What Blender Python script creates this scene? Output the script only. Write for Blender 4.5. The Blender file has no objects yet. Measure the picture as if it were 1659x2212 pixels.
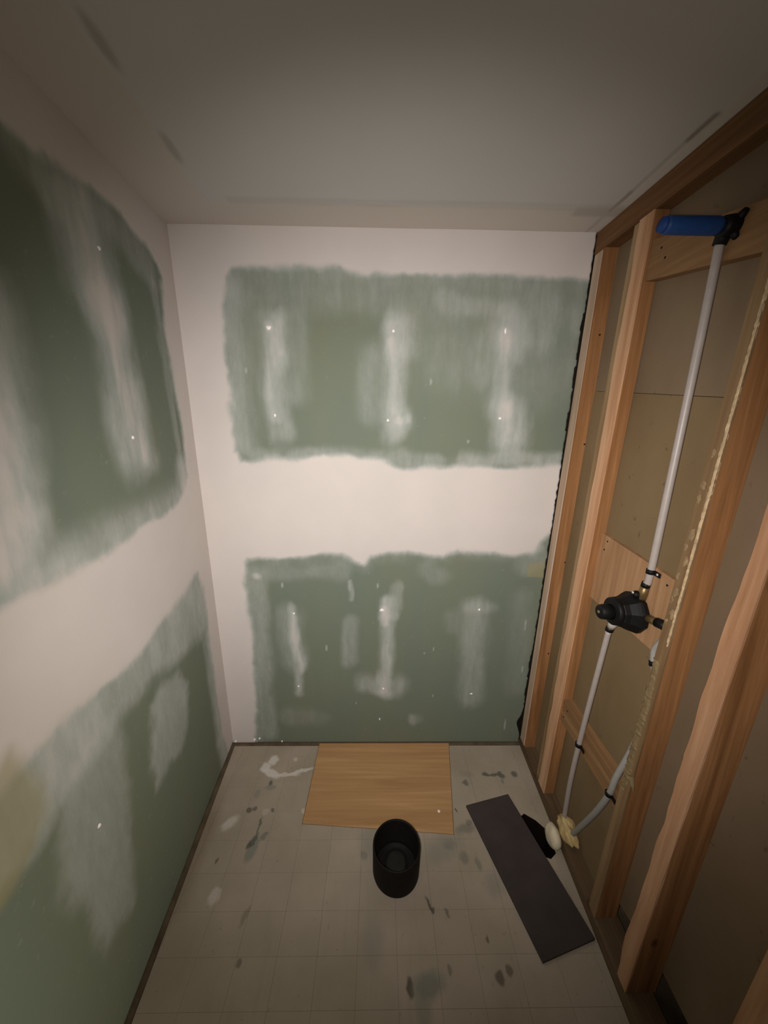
import bpy, bmesh, math, random
import numpy as np
from mathutils import Vector, Matrix
from mathutils.geometry import tessellate_polygon

scene = bpy.context.scene
COL = scene.collection
random.seed(7)

# ------------------------------------------------------------------ camera
CAM = Vector((0.69473, -1.35038, 1.45183))
pitch, yaw, roll = 0.24437, 0.0161, 0.01196
F_PX = 764.96
cy_, sy_, cp_, sp_ = math.cos(yaw), math.sin(yaw), math.cos(pitch), math.sin(pitch)
fwd = Vector((sy_*cp_, cy_*cp_, -sp_)); rgt = Vector((cy_, -sy_, 0)); upv = rgt.cross(fwd)
r2 = rgt*math.cos(roll) + upv*math.sin(roll); u2 = upv*math.cos(roll) - rgt*math.sin(roll)
cd = bpy.data.cameras.new('camera'); cam = bpy.data.objects.new('camera', cd); COL.objects.link(cam)
cd.sensor_fit = 'VERTICAL'; cd.sensor_height = 36.0; cd.lens = F_PX/2212*36.0; cd.clip_start = 0.02
cam.matrix_world = Matrix(((r2.x, u2.x, -fwd.x, CAM.x), (r2.y, u2.y, -fwd.y, CAM.y), (r2.z, u2.z, -fwd.z, CAM.z), (0, 0, 0, 1)))
scene.camera = cam

# ------------------------------------------------------------------ world, torch, exposure
w = bpy.data.worlds.new('world'); scene.world = w; w.use_nodes = True
w.node_tree.nodes['Background'].inputs[0].default_value = (1.0, 0.92, 0.82, 1)
w.node_tree.nodes['Background'].inputs[1].default_value = 0.02
ld = bpy.data.lights.new('phone_torch', 'SPOT'); lo = bpy.data.objects.new('phone_torch', ld); COL.objects.link(lo)
ld.energy = 88.0; ld.color = (1.0, 0.94, 0.895); ld.spot_size = math.radians(116); ld.spot_blend = 0.95; ld.shadow_soft_size = 0.012
lo.location = CAM + Vector((-0.045, 0.0, -0.01))
tgt = Vector((0.77, 0.0, 1.05))
lo.rotation_euler = (tgt-lo.location).to_track_quat('-Z', 'Y').to_euler()
dl_ = bpy.data.lights.new('left_wall_fill', 'AREA'); do = bpy.data.objects.new('left_wall_fill', dl_); COL.objects.link(do)
dl_.shape = 'RECTANGLE'; dl_.size = 0.40; dl_.size_y = 1.1; dl_.spread = math.radians(90); dl_.energy = 3.6; dl_.color = (1.0, 0.93, 0.80)   # added unseen lamp at right behind the camera, brightens the near left wall
do.location = (1.28, -1.55, 0.75); do.rotation_euler = Vector((-1.0, 0.20, -0.12)).to_track_quat('-Z', 'Y').to_euler()
scene.view_settings.view_transform = 'Standard'; scene.view_settings.look = 'None'
scene.view_settings.exposure = 0.0; scene.view_settings.gamma = 1.0; scene.view_settings.use_curve_mapping = False

# ------------------------------------------------------------------ room shape
H = 2.074; W = 1.4105; DWB = -0.045; AL = -0.066; AR = 0.013; AR2 = -0.0368; DL = 0.0254
YF = -1.95
def Rx(y, z):
    t = z/H
    return (W+DWB-y*AR2)*(1-t) + (W-y*AR)*t
def Lx(y, z):
    t = z/H
    return (DL+AL*y)*(1-t) + AL*y*t
def RW(y, z, w_=0.0):
    return Vector((Rx(y, z)+w_, y, z))

# ------------------------------------------------------------------ helpers
def tag(o, label=None, cat=None, group=None, kind=None):
    if label: o['label'] = label
    if cat: o['category'] = cat
    if group: o['group'] = group
    if kind: o['kind'] = kind
    return o
def link(name, me, m=None, parent=None, smooth=False):
    o = bpy.data.objects.new(name, me); COL.objects.link(o)
    if m is not None: me.materials.append(m)
    if parent is not None: o.parent = parent
    if smooth:
        for p in me.polygons: p.use_smooth = True
    return o
def mesh(name, v, f, m=None, parent=None, smooth=False, recalc=True):
    me = bpy.data.meshes.new(name); me.from_pydata([tuple(p) for p in v], [], f)
    if recalc:
        bm = bmesh.new(); bm.from_mesh(me); bmesh.ops.recalc_face_normals(bm, faces=bm.faces); bm.to_mesh(me); bm.free()
    return link(name, me, m, parent, smooth)
def from_bm(name, bm, m=None, parent=None, smooth=False):
    bmesh.ops.recalc_face_normals(bm, faces=bm.faces)
    me = bpy.data.meshes.new(name); bm.to_mesh(me); bm.free()
    return link(name, me, m, parent, smooth)
def empty(name, loc):
    o = bpy.data.objects.new(name, None); COL.objects.link(o); o.empty_display_size = 0.05
    o.location = loc; return o
def bm_add(bm, v, f):
    bv = [bm.verts.new(tuple(p)) for p in v]
    for q in f:
        try: bm.faces.new([bv[i] for i in q])
        except ValueError: pass
    return bv
def ring_tube(path, radii, n=14, caps=True):
    """tube through points with a radius per point"""
    P = [Vector(p) for p in path]; V = []; Fc = []
    if not hasattr(radii, '__len__'): radii = [radii]*len(P)
    t0 = (P[1]-P[0]).normalized()
    ref = Vector((1, 0, 0)) if abs(t0.x) < 0.8 else Vector((0, 0, 1))
    nrm = (ref - t0*ref.dot(t0)).normalized()
    for i, p in enumerate(P):
        a = P[max(i-1, 0)]; b = P[min(i+1, len(P)-1)]
        t = (b-a).normalized() if (b-a).length > 1e-9 else t0
        nrm = (nrm - t*nrm.dot(t)).normalized(); bi = t.cross(nrm)
        for k in range(n):
            an = 2*math.pi*k/n
            V.append(p + (nrm*math.cos(an)+bi*math.sin(an))*radii[i])
    for i in range(len(P)-1):
        for k in range(n):
            Fc.append((i*n+k, i*n+(k+1) % n, (i+1)*n+(k+1) % n, (i+1)*n+k))
    if caps:
        Fc.append(tuple(range(n-1, -1, -1))); Fc.append(tuple(range((len(P)-1)*n, len(P)*n)))
    return V, Fc
def spline(pts, sub=8):
    P = [Vector(p) for p in pts]; out = []
    for i in range(len(P)-1):
        p0 = P[max(i-1, 0)]; p1 = P[i]; p2 = P[i+1]; p3 = P[min(i+2, len(P)-1)]
        for k in range(sub):
            t = k/sub
            out.append(0.5*((2*p1)+(p2-p0)*t+(2*p0-5*p1+4*p2-p3)*t*t+(3*p1-p0-3*p2+p3)*t**3))
    out.append(P[-1]); return out
def lathe(base, axis, prof, n=28, close=False):
    """prof: (distance along axis, radius)"""
    ax = Vector(axis).normalized(); path = [Vector(base)+ax*d for d, r in prof]
    ref = Vector((0, 0, 1)) if abs(ax.z) < 0.9 else Vector((1, 0, 0))
    a = (ref-ax*ref.dot(ax)).normalized(); b = ax.cross(a); V = []; Fc = []
    for (d, r), p in zip(prof, path):
        for k in range(n):
            an = 2*math.pi*k/n; V.append(p+(a*math.cos(an)+b*math.sin(an))*max(r, 1e-4))
    for i in range(len(prof)-1):
        for k in range(n):
            Fc.append((i*n+k, i*n+(k+1) % n, (i+1)*n+(k+1) % n, (i+1)*n+k))
    if close:
        for k in range(n): Fc.append(((len(prof)-1)*n+k, (len(prof)-1)*n+(k+1) % n, (k+1) % n, k))
    else:
        Fc.append(tuple(range(n))); Fc.append(tuple(range((len(prof)-1)*n, len(prof)*n)))
    return V, Fc
def bevel_sharp(o, wd=0.0012, seg=2):
    md = o.modifiers.new('bevel', 'BEVEL'); md.width = wd; md.segments = seg; md.limit_method = 'ANGLE'; md.angle_limit = 0.7
    return o

# ---- numpy noise for worn edges and plaster smears
def vnoise(x, y, seed=0):
    xi = np.floor(x).astype(np.int64); yi = np.floor(y).astype(np.int64); xf = x-xi; yf = y-yi
    def h(a, b):
        n = (a*374761393 + b*668265263 + seed*974711) & 0xffffffff
        n = ((n ^ (n >> 13))*1274126177) & 0xffffffff
        n = n ^ (n >> 16)
        return (n & 0xffff)/65535.0
    u = xf*xf*(3-2*xf); v = yf*yf*(3-2*yf)
    return (h(xi, yi)*(1-u)+h(xi+1, yi)*u)*(1-v) + (h(xi, yi+1)*(1-u)+h(xi+1, yi+1)*u)*v
def fbm(x, y, seed=0, oct_=4):
    s = 0; a = 0.5; t = 0
    for o in range(oct_):
        s = s+a*vnoise(x, y, seed+o*17); t += a; a *= 0.5; x = x*2.03; y = y*2.03
    return s/t
def sstep(a, b, x):
    t = np.clip((x-a)/(b-a), 0, 1); return t*t*(3-2*t)
def poly_sd(px, py, poly):
    """signed distance, positive inside"""
    d = np.full(px.shape, 1e9); ins = np.zeros(px.shape, bool); n = len(poly)
    for i in range(n):
        ax, ay = poly[i]; bx, by = poly[(i+1) % n]
        ex, ey = bx-ax, by-ay; wx, wy = px-ax, py-ay
        t = np.clip((wx*ex+wy*ey)/(ex*ex+ey*ey+1e-12), 0, 1)
        d = np.minimum(d, (wx-ex*t)**2+(wy-ey*t)**2)
        c = ((ay > py) != (by > py)) & (px < (bx-ax)*(py-ay)/((by-ay) if by != ay else 1e-9)+ax)
        ins ^= c
    d = np.sqrt(d); return np.where(ins, d, -d)
def cap_d(px, py, a, b):
    ex, ey = b[0]-a[0], b[1]-a[1]; wx, wy = px-a[0], py-a[1]
    t = np.clip((wx*ex+wy*ey)/(ex*ex+ey*ey+1e-9), 0, 1)
    return np.sqrt((wx-ex*t)**2+(wy-ey*t)**2)

# ------------------------------------------------------------------ materials
def newmat(name, rough=0.8, spec=0.3):
    m = bpy.data.materials.new(name); m.use_nodes = True; nt = m.node_tree
    b = nt.nodes['Principled BSDF']; b.inputs['Roughness'].default_value = rough
    b.inputs['Specular IOR Level'].default_value = spec
    return m, nt, b
def N(nt, t, **kw):
    n = nt.nodes.new(t)
    for k, v in kw.items(): setattr(n, k, v)
    return n
def L(nt, a, b): nt.links.new(a, b)
def pos(nt): return N(nt, 'ShaderNodeNewGeometry').outputs['Position']
def mapping(nt, src, scale=(1, 1, 1), loc=(0, 0, 0)):
    n = N(nt, 'ShaderNodeMapping'); n.inputs['Scale'].default_value = scale; n.inputs['Location'].default_value = loc
    L(nt, src, n.inputs['Vector']); return n.outputs[0]
def noise(nt, src, scale, detail=4, rough=0.55, dist=0.0):
    n = N(nt, 'ShaderNodeTexNoise'); n.inputs['Scale'].default_value = scale; n.inputs['Detail'].default_value = detail
    n.inputs['Roughness'].default_value = rough; n.inputs['Distortion'].default_value = dist
    L(nt, src, n.inputs['Vector']); return n.outputs[0]
def ramp(nt, fac, stops):
    r = N(nt, 'ShaderNodeValToRGB'); e = r.color_ramp.elements
    while len(e) < len(stops): e.new(0.5)
    for i, (p, c) in enumerate(stops):
        e[i].position = p; e[i].color = (*c, 1) if len(c) == 3 else c
    L(nt, fac, r.inputs[0]); return r.outputs[0]
def mix(nt, fac, a, b, mode='MIX'):
    n = N(nt, 'ShaderNodeMix', data_type='RGBA', blend_type=mode)
    for s, v in ((0, fac), (6, a), (7, b)):
        if isinstance(v, (int, float)): n.inputs[s].default_value = v
        elif isinstance(v, tuple): n.inputs[s].default_value = (*v, 1) if len(v) == 3 else v
        else: L(nt, v, n.inputs[s])
    return n.outputs[2]
def math_(nt, op, a, b=None, c=None, clamp=False):
    n = N(nt, 'ShaderNodeMath', operation=op, use_clamp=clamp)
    for i, v in enumerate((a, b, c)):
        if v is None: continue
        if isinstance(v, (int, float)): n.inputs[i].default_value = v
        else: L(nt, v, n.inputs[i])
    return n.outputs[0]
def maprange(nt, v, a, b, c, d):
    n = N(nt, 'ShaderNodeMapRange', interpolation_type='SMOOTHSTEP')
    L(nt, v, n.inputs[0])
    for i, x in zip((1, 2, 3, 4), (a, b, c, d)): n.inputs[i].default_value = x
    return n.outputs[0]
def bump(nt, b, h, st, dist=0.002):
    n = N(nt, 'ShaderNodeBump'); n.inputs['Strength'].default_value = st; n.inputs['Distance'].default_value = dist
    L(nt, h, n.inputs['Height']); L(nt, n.outputs[0], b.inputs['Normal'])
def attr(nt, name):
    n = N(nt, 'ShaderNodeAttribute'); n.attribute_name = name; return n.outputs['Fac']
def plain(name, col, rough=0.5, spec=0.4, metal=0.0, var=0.12, scale=60):
    m, nt, b = newmat(name, rough, spec); b.inputs['Metallic'].default_value = metal
    f = noise(nt, pos(nt), scale, 3)
    a = tuple(c*(1-var) for c in col); d = tuple(min(1, c*(1+var)) for c in col)
    L(nt, ramp(nt, f, [(0.3, a), (0.7, d)]), b.inputs['Base Color']); return m

def drywall_mat(name, stretch):
    m, nt, b = newmat(name, 0.75, 0.25); p = pos(nt)
    g = ramp(nt, noise(nt, mapping(nt, p, stretch), 3.0, 4), [(0.32, (0.146, 0.178, 0.140)), (0.68, (0.168, 0.188, 0.132))])
    g = mix(nt, maprange(nt, noise(nt, p, 60, 3), 0.62, 0.75, 0, 0.25), g, (0.30, 0.33, 0.29))
    mu = ramp(nt, noise(nt, p, 5, 3), [(0.3, (0.58, 0.53, 0.497)), (0.7, (0.615, 0.56, 0.527))])
    a = attr(nt, 'mud')
    edge = math_(nt, 'MULTIPLY', math_(nt, 'MULTIPLY', a, math_(nt, 'SUBTRACT', 1.0, a)), 1.6)
    nz = math_(nt, 'SUBTRACT', noise(nt, mapping(nt, p, (1, 1, 0.35)), 55, 5, 0.65), 0.5)
    a2 = math_(nt, 'ADD', a, math_(nt, 'MULTIPLY', edge, nz), clamp=True)
    mu = mix(nt, maprange(nt, a2, 0.55, 0.92, 0.0, 1.0), (0.50, 0.515, 0.495), mu)
    c = mix(nt, a2, g, mu)
    c = mix(nt, attr(nt, 'tint'), c, (0.30, 0.26, 0.13))
    L(nt, c, b.inputs['Base Color'])
    bump(nt, b, noise(nt, p, 90, 3), 0.12, 0.002)
    return m
M_DRY = drywall_mat('green_drywall_with_compound', (1.5, 1.5, 0.5))

def ceiling_mat():
    m, nt, b = newmat('ceiling_board', 0.9, 0.15); p = pos(nt)
    c = ramp(nt, noise(nt, p, 2.5, 3), [(0.3, (0.53, 0.515, 0.50)), (0.7, (0.56, 0.545, 0.53))])
    c = mix(nt, attr(nt, 'mud'), c, (0.57, 0.515, 0.465))
    c = mix(nt, attr(nt, 'tint'), c, (0.26, 0.225, 0.18))
    L(nt, c, b.inputs['Base Color']); bump(nt, b, noise(nt, p, 120, 3), 0.08, 0.001); return m
M_CEIL = ceiling_mat()

def wood_mat(name, dark, light, axis, pale=None, knot=True, contrast=1.0):
    m, nt, b = newmat(name, 0.7, 0.2); p = pos(nt)
    oi = N(nt, 'ShaderNodeObjectInfo').outputs['Random']
    off = N(nt, 'ShaderNodeVectorMath', operation='MULTIPLY_ADD')
    cmb = N(nt, 'ShaderNodeCombineXYZ')
    for i in range(3): L(nt, oi, cmb.inputs[i])
    L(nt, cmb.outputs[0], off.inputs[0]); off.inputs[1].default_value = (3.1, 5.7, 7.3); L(nt, p, off.inputs[2])
    s = [26.0, 26.0, 26.0]; s[axis] = 1.6
    g1 = noise(nt, mapping(nt, off.outputs[0], tuple(s)), 1.0, 5, 0.6, 0.6)
    s2 = [110.0, 110.0, 110.0]; s2[axis] = 3.0
    g2 = noise(nt, mapping(nt, off.outputs[0], tuple(s2)), 1.0, 3)
    f = math_(nt, 'ADD', math_(nt, 'MULTIPLY', g1, 0.7), math_(nt, 'MULTIPLY', g2, 0.3))
    c = ramp(nt, f, [(0.34, dark), (0.52, tuple((x+y)/2 for x, y in zip(dark, light))), (0.64, light)])
    if pale: c = mix(nt, maprange(nt, noise(nt, mapping(nt, off.outputs[0], tuple(x*0.35 for x in s)), 1.0, 3), 0.48, 0.66, 0, 0.75), c, pale)
    if knot:
        v = N(nt, 'ShaderNodeTexVoronoi'); v.inputs['Scale'].default_value = 1.0
        sk = [9.0, 9.0, 9.0]; sk[axis] = 5.0
        L(nt, mapping(nt, off.outputs[0], tuple(sk)), v.inputs['Vector'])
        c = mix(nt, maprange(nt, v.outputs['Distance'], 0.03, 0.11, 0.75, 0.0), c, tuple(x*0.3 for x in dark))
    L(nt, c, b.inputs['Base Color']); bump(nt, b, f, 0.25, 0.002); return m
WD, WL = (0.185, 0.080, 0.028), (0.38, 0.185, 0.075)
M_STUD = wood_mat('fir_stud', WD, WL, 2)
M_STUDP = wood_mat('pale_fir_stud', (0.32, 0.145, 0.057), (0.53, 0.275, 0.125), 2, pale=(0.60, 0.35, 0.19))
M_STUDG = wood_mat('weathered_stud', (0.19, 0.115, 0.055), (0.32, 0.205, 0.105), 2, pale=(0.38, 0.26, 0.145))
M_PLATE = wood_mat('fir_plate', (0.11, 0.051, 0.019), (0.21, 0.105, 0.045), 1)
M_OLDPL = wood_mat('dirty_bottom_plate', (0.085, 0.052, 0.027), (0.15, 0.098, 0.054), 1)
M_BLOCK = wood_mat('fir_block', (0.18, 0.095, 0.042), (0.29, 0.165, 0.076), 1)
M_PLYV = wood_mat('plywood_backer', (0.26, 0.14, 0.066), (0.41, 0.245, 0.13), 2, knot=False)
M_PLYF = wood_mat('fresh_plywood', (0.36, 0.20, 0.085), (0.50, 0.30, 0.14), 0, knot=False)

def sheet_mat(name, a, d):
    m, nt, b = newmat(name, 0.85, 0.15); p = pos(nt)
    c = ramp(nt, noise(nt, mapping(nt, p, (1, 1, 0.6)), 4, 4), [(0.3, a), (0.7, d)])
    c = mix(nt, maprange(nt, noise(nt, p, 38, 3), 0.66, 0.76, 0, 0.55), c, tuple(x*0.45 for x in a))
    L(nt, c, b.inputs['Base Color']); return m
M_SHEET = sheet_mat('grey_tan_board_back', (0.165, 0.112, 0.056), (0.215, 0.15, 0.08))
M_SHEETG = sheet_mat('grey_board_back', (0.165, 0.115, 0.07), (0.215, 0.155, 0.098))
M_DARK = plain('gap_shade_and_nail_black', (0.014, 0.010, 0.007), 0.9, 0.1)  # near black puts the cavity and gap shade into the colour; also nail heads
M_PEX = plain('white_plastic_pipe', (0.34, 0.295, 0.268), 0.4, 0.4, 0, 0.04)
M_PEXG = plain('grey_white_plastic_pipe', (0.29, 0.28, 0.255), 0.4, 0.4, 0, 0.04)
M_BLK = plain('black_plastic', (0.005, 0.0046, 0.0046), 0.55, 0.18)
M_BLKIN = plain('black_pipe_plastic', (0.0085, 0.007, 0.006), 0.65, 0.15)
M_PLUG = plain('dull_grey_plug', (0.020, 0.020, 0.016), 0.8, 0.1)
M_BLUE = plain('blue_tape', (0.011, 0.046, 0.16), 0.55, 0.3, 0, 0.1, 90)
M_BRASS = plain('dull_brass', (0.20, 0.135, 0.06), 0.42, 0.5, 0.7)
M_CHROME = plain('bright_metal', (0.62, 0.58, 0.53), 0.3, 0.6, 0.35, 0.05)
M_GREYB = plain('dark_grey_board', (0.052, 0.040, 0.037), 0.75, 0.25, 0, 0.12, 14)
M_FOAM = plain('yellow_expanding_foam', (0.50, 0.37, 0.17), 0.8, 0.2, 0, 0.22, 45)
M_FOAMW = plain('pale_foam_dome', (0.60, 0.52, 0.37), 0.6, 0.3, 0, 0.15, 40)
M_GLUE = plain('dried_adhesive', (0.44, 0.32, 0.19), 0.7, 0.3, 0, 0.25, 80)
M_GLUED = plain('brown_adhesive', (0.24, 0.165, 0.09), 0.8, 0.2, 0, 0.3, 80)
M_PAPER = plain('torn_board_paper', (0.20, 0.145, 0.075), 0.9, 0.1, 0, 0.12, 50)
M_MUDCAP = plain('white_compound_dab', (0.86, 0.82, 0.78), 0.35, 0.6, 0, 0.03)
M_GYP = wood_mat('bleached_gypsum_edge', (0.34, 0.23, 0.15), (0.56, 0.43, 0.33), 2, knot=False)

def floor_mat():
    m, nt, b = newmat('old_beige_tile', 0.7, 0.25); p = pos(nt)
    oi = N(nt, 'ShaderNodeObjectInfo').outputs['Random']
    c = ramp(nt, noise(nt, p, 4.5, 4), [(0.3, (0.31, 0.262, 0.195)), (0.55, (0.365, 0.308, 0.238)), (0.75, (0.42, 0.345, 0.28))])
    c = mix(nt, math_(nt, 'MULTIPLY', oi, 0.16), c, (0.28, 0.235, 0.18))
    c = mix(nt, maprange(nt, noise(nt, mapping(nt, p, (18, 2.2, 1)), 1.6, 5), 0.55, 0.72, 0, 0.22), c, (0.25, 0.225, 0.18))
    c = mix(nt, maprange(nt, noise(nt, p, 60, 3), 0.66, 0.74, 0, 0.5), c, (0.18, 0.15, 0.115))
    # warped position for the spills and scuffs
    nz = N(nt, 'ShaderNodeTexNoise'); nz.inputs['Scale'].default_value = 38; nz.inputs['Detail'].default_value = 3; L(nt, p, nz.inputs['Vector'])
    wv = N(nt, 'ShaderNodeVectorMath', operation='MULTIPLY_ADD'); L(nt, nz.outputs['Color'], wv.inputs[0])
    wv.inputs[1].default_value = (0.022, 0.022, 0); L(nt, p, wv.inputs[2])
    wp = N(nt, 'ShaderNodeVectorMath', operation='SUBTRACT'); L(nt, wv.outputs[0], wp.inputs[0]); wp.inputs[1].default_value = (0.011, 0.011, 0)
    def spot(x, y, rx, ry, rot, col, amt, soft=0.35):
        nonlocal c
        s = N(nt, 'ShaderNodeMapping', vector_type='TEXTURE'); s.inputs['Location'].default_value = (x, y, 0)
        s.inputs['Rotation'].default_value = (0, 0, math.radians(rot)); s.inputs['Scale'].default_value = (rx, ry, 1)
        L(nt, wp.outputs[0], s.inputs['Vector'])
        ln = N(nt, 'ShaderNodeVectorMath', operation='LENGTH'); L(nt, s.outputs[0], ln.inputs[0])
        c = mix(nt, maprange(nt, ln.outputs['Value'], 1-soft, 1+soft, amt, 0), c, col)
    PW = (0.66, 0.61, 0.55); DG = (0.105, 0.11, 0.092); BR = (0.10, 0.08, 0.06); GG = (0.20, 0.205, 0.17)
    spot(0.24, -0.088, 0.020, 0.022, 0, PW, 0.85); spot(0.213, -0.122, 0.022, 0.024, 30, PW, 0.85)
    spot(0.245, -0.148, 0.042, 0.016, -22, PW, 0.85); spot(0.315, -0.156, 0.05, 0.009, 4, PW, 0.7); spot(0.378, -0.138, 0.045, 0.008, 14, PW, 0.7)
    spot(0.335, -0.085, 0.008, 0.008, 0, PW, 0.5); spot(0.151, -0.34, 0.030, 0.017, 38, PW, 0.55, 0.5); spot(0.1865, -0.552, 0.017, 0.022, 0, PW, 0.5, 0.4)
    spot(0.415, -0.30, 0.007, 0.012, 0, PW, 0.4); spot(0.27, -0.30, 0.014, 0.012, 0, PW, 0.2)
    spot(0.2606, -0.425, 0.018, 0.040, -8, GG, 0.8); spot(0.2577, -0.400, 0.009, 0.026, -18, DG, 0.85); spot(0.262, -0.352, 0.004, 0.030, -6, DG, 0.8)
    spot(0.290, -0.385, 0.009, 0.018, -20, DG, 0.55); spot(0.246, -0.418, 0.005, 0.014, -30, BR, 0.7)
    spot(0.206, -0.298, 0.010, 0.011, 0, BR, 0.75); spot(0.225, -0.289, 0.009, 0.008, 20, BR, 0.7); spot(0.295, -0.298, 0.006, 0.007, 0, BR, 0.7)
    spot(0.256, -0.192, 0.008, 0.012, 0, DG, 0.9); spot(0.262, -0.208, 0.022, 0.012, 0, GG, 0.6); spot(0.215, -0.235, 0.014, 0.016, 0, GG, 0.45)
    spot(0.154, -0.46, 0.006, 0.008, 0, BR, 0.7); spot(0.19, -0.12, 0.009, 0.016, 0, BR, 0.25)
    spot(1.066, -0.195, 0.012, 0.012, 0, DG, 0.75); spot(1.162, -0.157, 0.016, 0.007, -15, DG, 0.9); spot(1.195, -0.160, 0.026, 0.005, 5, DG, 0.85)
    spot(1.226, -0.160, 0.015, 0.012, -40, DG, 0.9); spot(1.285, -0.156, 0.016, 0.012, -40, DG, 0.85); spot(1.225, -0.188, 0.008, 0.012, 10, GG, 0.8)
    spot(1.08, -0.155, 0.03, 0.012, 0, GG, 0.35); spot(1.0256, -0.366, 0.036, 0.016, 10, DG, 0.5, 0.6); spot(1.045, -0.345, 0.012, 0.010, 0, DG, 0.5)
    spot(1.0049, -0.3008, 0.003, 0.008, 20, BR, 0.9)
    spot(0.69, -0.40, 0.05, 0.055, 0, GG, 0.5, 0.7); spot(0.655, -0.445, 0.012, 0.012, 0, DG, 0.4, 0.5)
    spot(0.93, -0.43, 0.07, 0.035, 25, GG, 0.55, 0.7); spot(0.955, -0.415, 0.02, 0.016, 0, DG, 0.3, 0.6); spot(1.00, -0.455, 0.015, 0.018, 0, DG, 0.45, 0.5); spot(1.045, -0.475, 0.009, 0.018, 15, DG, 0.45, 0.5)
    spot(1.08, -0.53, 0.03, 0.03, 0, GG, 0.45, 0.7)
    spot(0.862, -0.578, 0.004, 0.022, 28, BR, 0.85); spot(0.872, -0.592, 0.007, 0.006, 28, BR, 0.85); spot(0.915, -0.596, 0.004, 0.014, 20, BR, 0.6)
    spot(0.789, -0.746, 0.011, 0.018, 10, BR, 0.9); spot(0.838, -0.742, 0.040, 0.024, 12, GG, 0.85, 0.5); spot(0.82, -0.785, 0.02, 0.03, 0, GG, 0.55, 0.6)
    spot(1.034, -0.732, 0.012, 0.013, 0, BR, 0.8); spot(1.063, -0.716, 0.008, 0.012, 10, BR, 0.7); spot(1.02, -0.655, 0.005, 0.007, 0, BR, 0.7)
    spot(0.69, -0.66, 0.03, 0.05, 0, GG, 0.4, 0.7); spot(0.90, -0.715, 0.006, 0.010, 0, BR, 0.5); spot(0.30, -0.60, 0.007, 0.025, -20, BR, 0.35); spot(0.32, -0.70, 0.008, 0.010, 0, BR, 0.6)
    spot(0.07, -0.40, 0.035, 0.16, 4, (0.19, 0.14, 0.085), 0.5, 0.7)
    L(nt, c, b.inputs['Base Color']); bump(nt, b, noise(nt, p, 70, 4), 0.15, 0.002); return m
M_TILE = floor_mat()
M_SUB = plain('dark_subfloor', (0.12, 0.088, 0.055), 0.9, 0.1, 0, 0.25, 20)
M_PIT = plain('dark_hole', (0.012, 0.007, 0.005), 0.9, 0.05)

# ------------------------------------------------------------------ plastered grid walls
def grid_wall(name, A0, A1, step, H0, H1, place, nrm, thick, mudfn, m, axis_edges=None, relief=0.0016):
    nu = int((A1-A0)/step)+1; nv = int((H1-H0)/step)+1
    u, v = np.meshgrid(np.linspace(A0, A1, nu), np.linspace(H0, H1, nv))
    if axis_edges is not None: u = axis_edges(u, v, A0, A1)
    mud, tint = mudfn(u, v)
    P = place(u, v)
    wob = (fbm(u*3, v*3, 91)-0.5)*0.002
    n = np.array(nrm)
    P = P + (mud*relief+wob)[..., None]*n
    V = P.reshape(-1, 3); nf = len(V)
    idx = np.arange(nf).reshape(nv, nu)
    Q = np.stack([idx[:-1, :-1], idx[:-1, 1:], idx[1:, 1:], idx[1:, :-1]], -1).reshape(-1, 4)
    loop = np.concatenate([idx[0, :-1], idx[:-1, -1], idx[-1, :0:-1], idx[:0:-1, 0]])
    back = V[loop] - n*thick; k = len(loop); bi = np.arange(nf, nf+k)
    side = np.stack([loop, bi, np.roll(bi, -1), np.roll(loop, -1)], -1)
    cpt = V.mean(0) - n*thick; ci = nf+k
    V2 = np.vstack([V, back, cpt[None]])
    tris = np.stack([bi, np.full(k, ci), np.roll(bi, -1)], -1)
    faces = [tuple(f) for f in Q.tolist()] + [tuple(f) for f in side.tolist()] + [tuple(f) for f in tris.tolist()]
    me = bpy.data.meshes.new(name); me.from_pydata(V2.tolist(), [], faces)
    for nm, arr in (('mud', mud), ('tint', tint)):
        at = me.attributes.new(nm, 'FLOAT', 'POINT')
        full = np.concatenate([arr.reshape(-1), np.ones(k+1)*(0.5 if nm == 'mud' else 0)]).astype(np.float32)
        at.data.foreach_set('value', full)
    sm = np.zeros(len(faces), bool); sm[:len(Q)] = True
    me.polygons.foreach_set('use_smooth', sm)
    o = link(name, me, m); o['kind'] = 'structure'; return o

UG = [(0.172, 1.93), (0.198, 1.953), (0.229, 1.96), (0.352, 1.957), (0.491, 1.96), (0.537, 1.965), (0.599, 1.952), (0.661, 1.94), (0.754, 1.941), (0.879, 1.946), (0.973, 1.945), (1.131, 1.942), (1.5, 1.944), (1.5, 1.305), (1.283, 1.295), (1.195, 1.287), (1.105, 1.294), (1.016, 1.293), (0.91, 1.292), (0.786, 1.282), (0.715, 1.316), (0.627, 1.324), (0.488, 1.326), (0.382, 1.313), (0.278, 1.32), (0.208, 1.302), (0.173, 1.305), (0.162, 1.336), (0.15, 1.34), (0.15, 1.487), (0.15, 1.69), (0.153, 1.837)]
LG = [(0.153, 0.9), (0.168, 0.918), (0.215, 0.924), (0.289, 0.924), (0.383, 0.931), (0.476, 0.942), (0.551, 0.938), (0.597, 0.912), (0.635, 0.897), (0.663, 0.933), (0.738, 0.943), (0.851, 0.944), (0.964, 0.941), (1.019, 0.959), (1.133, 0.956), (1.247, 0.947), (1.322, 0.953), (1.345, 0.997), (1.378, 1.036), (1.5, 1.056), (1.5, -0.1), (0.13, -0.1), (0.133, 0.012), (0.146, 0.267), (0.154, 0.504), (0.145, 0.681), (0.144, 0.808)]
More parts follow.
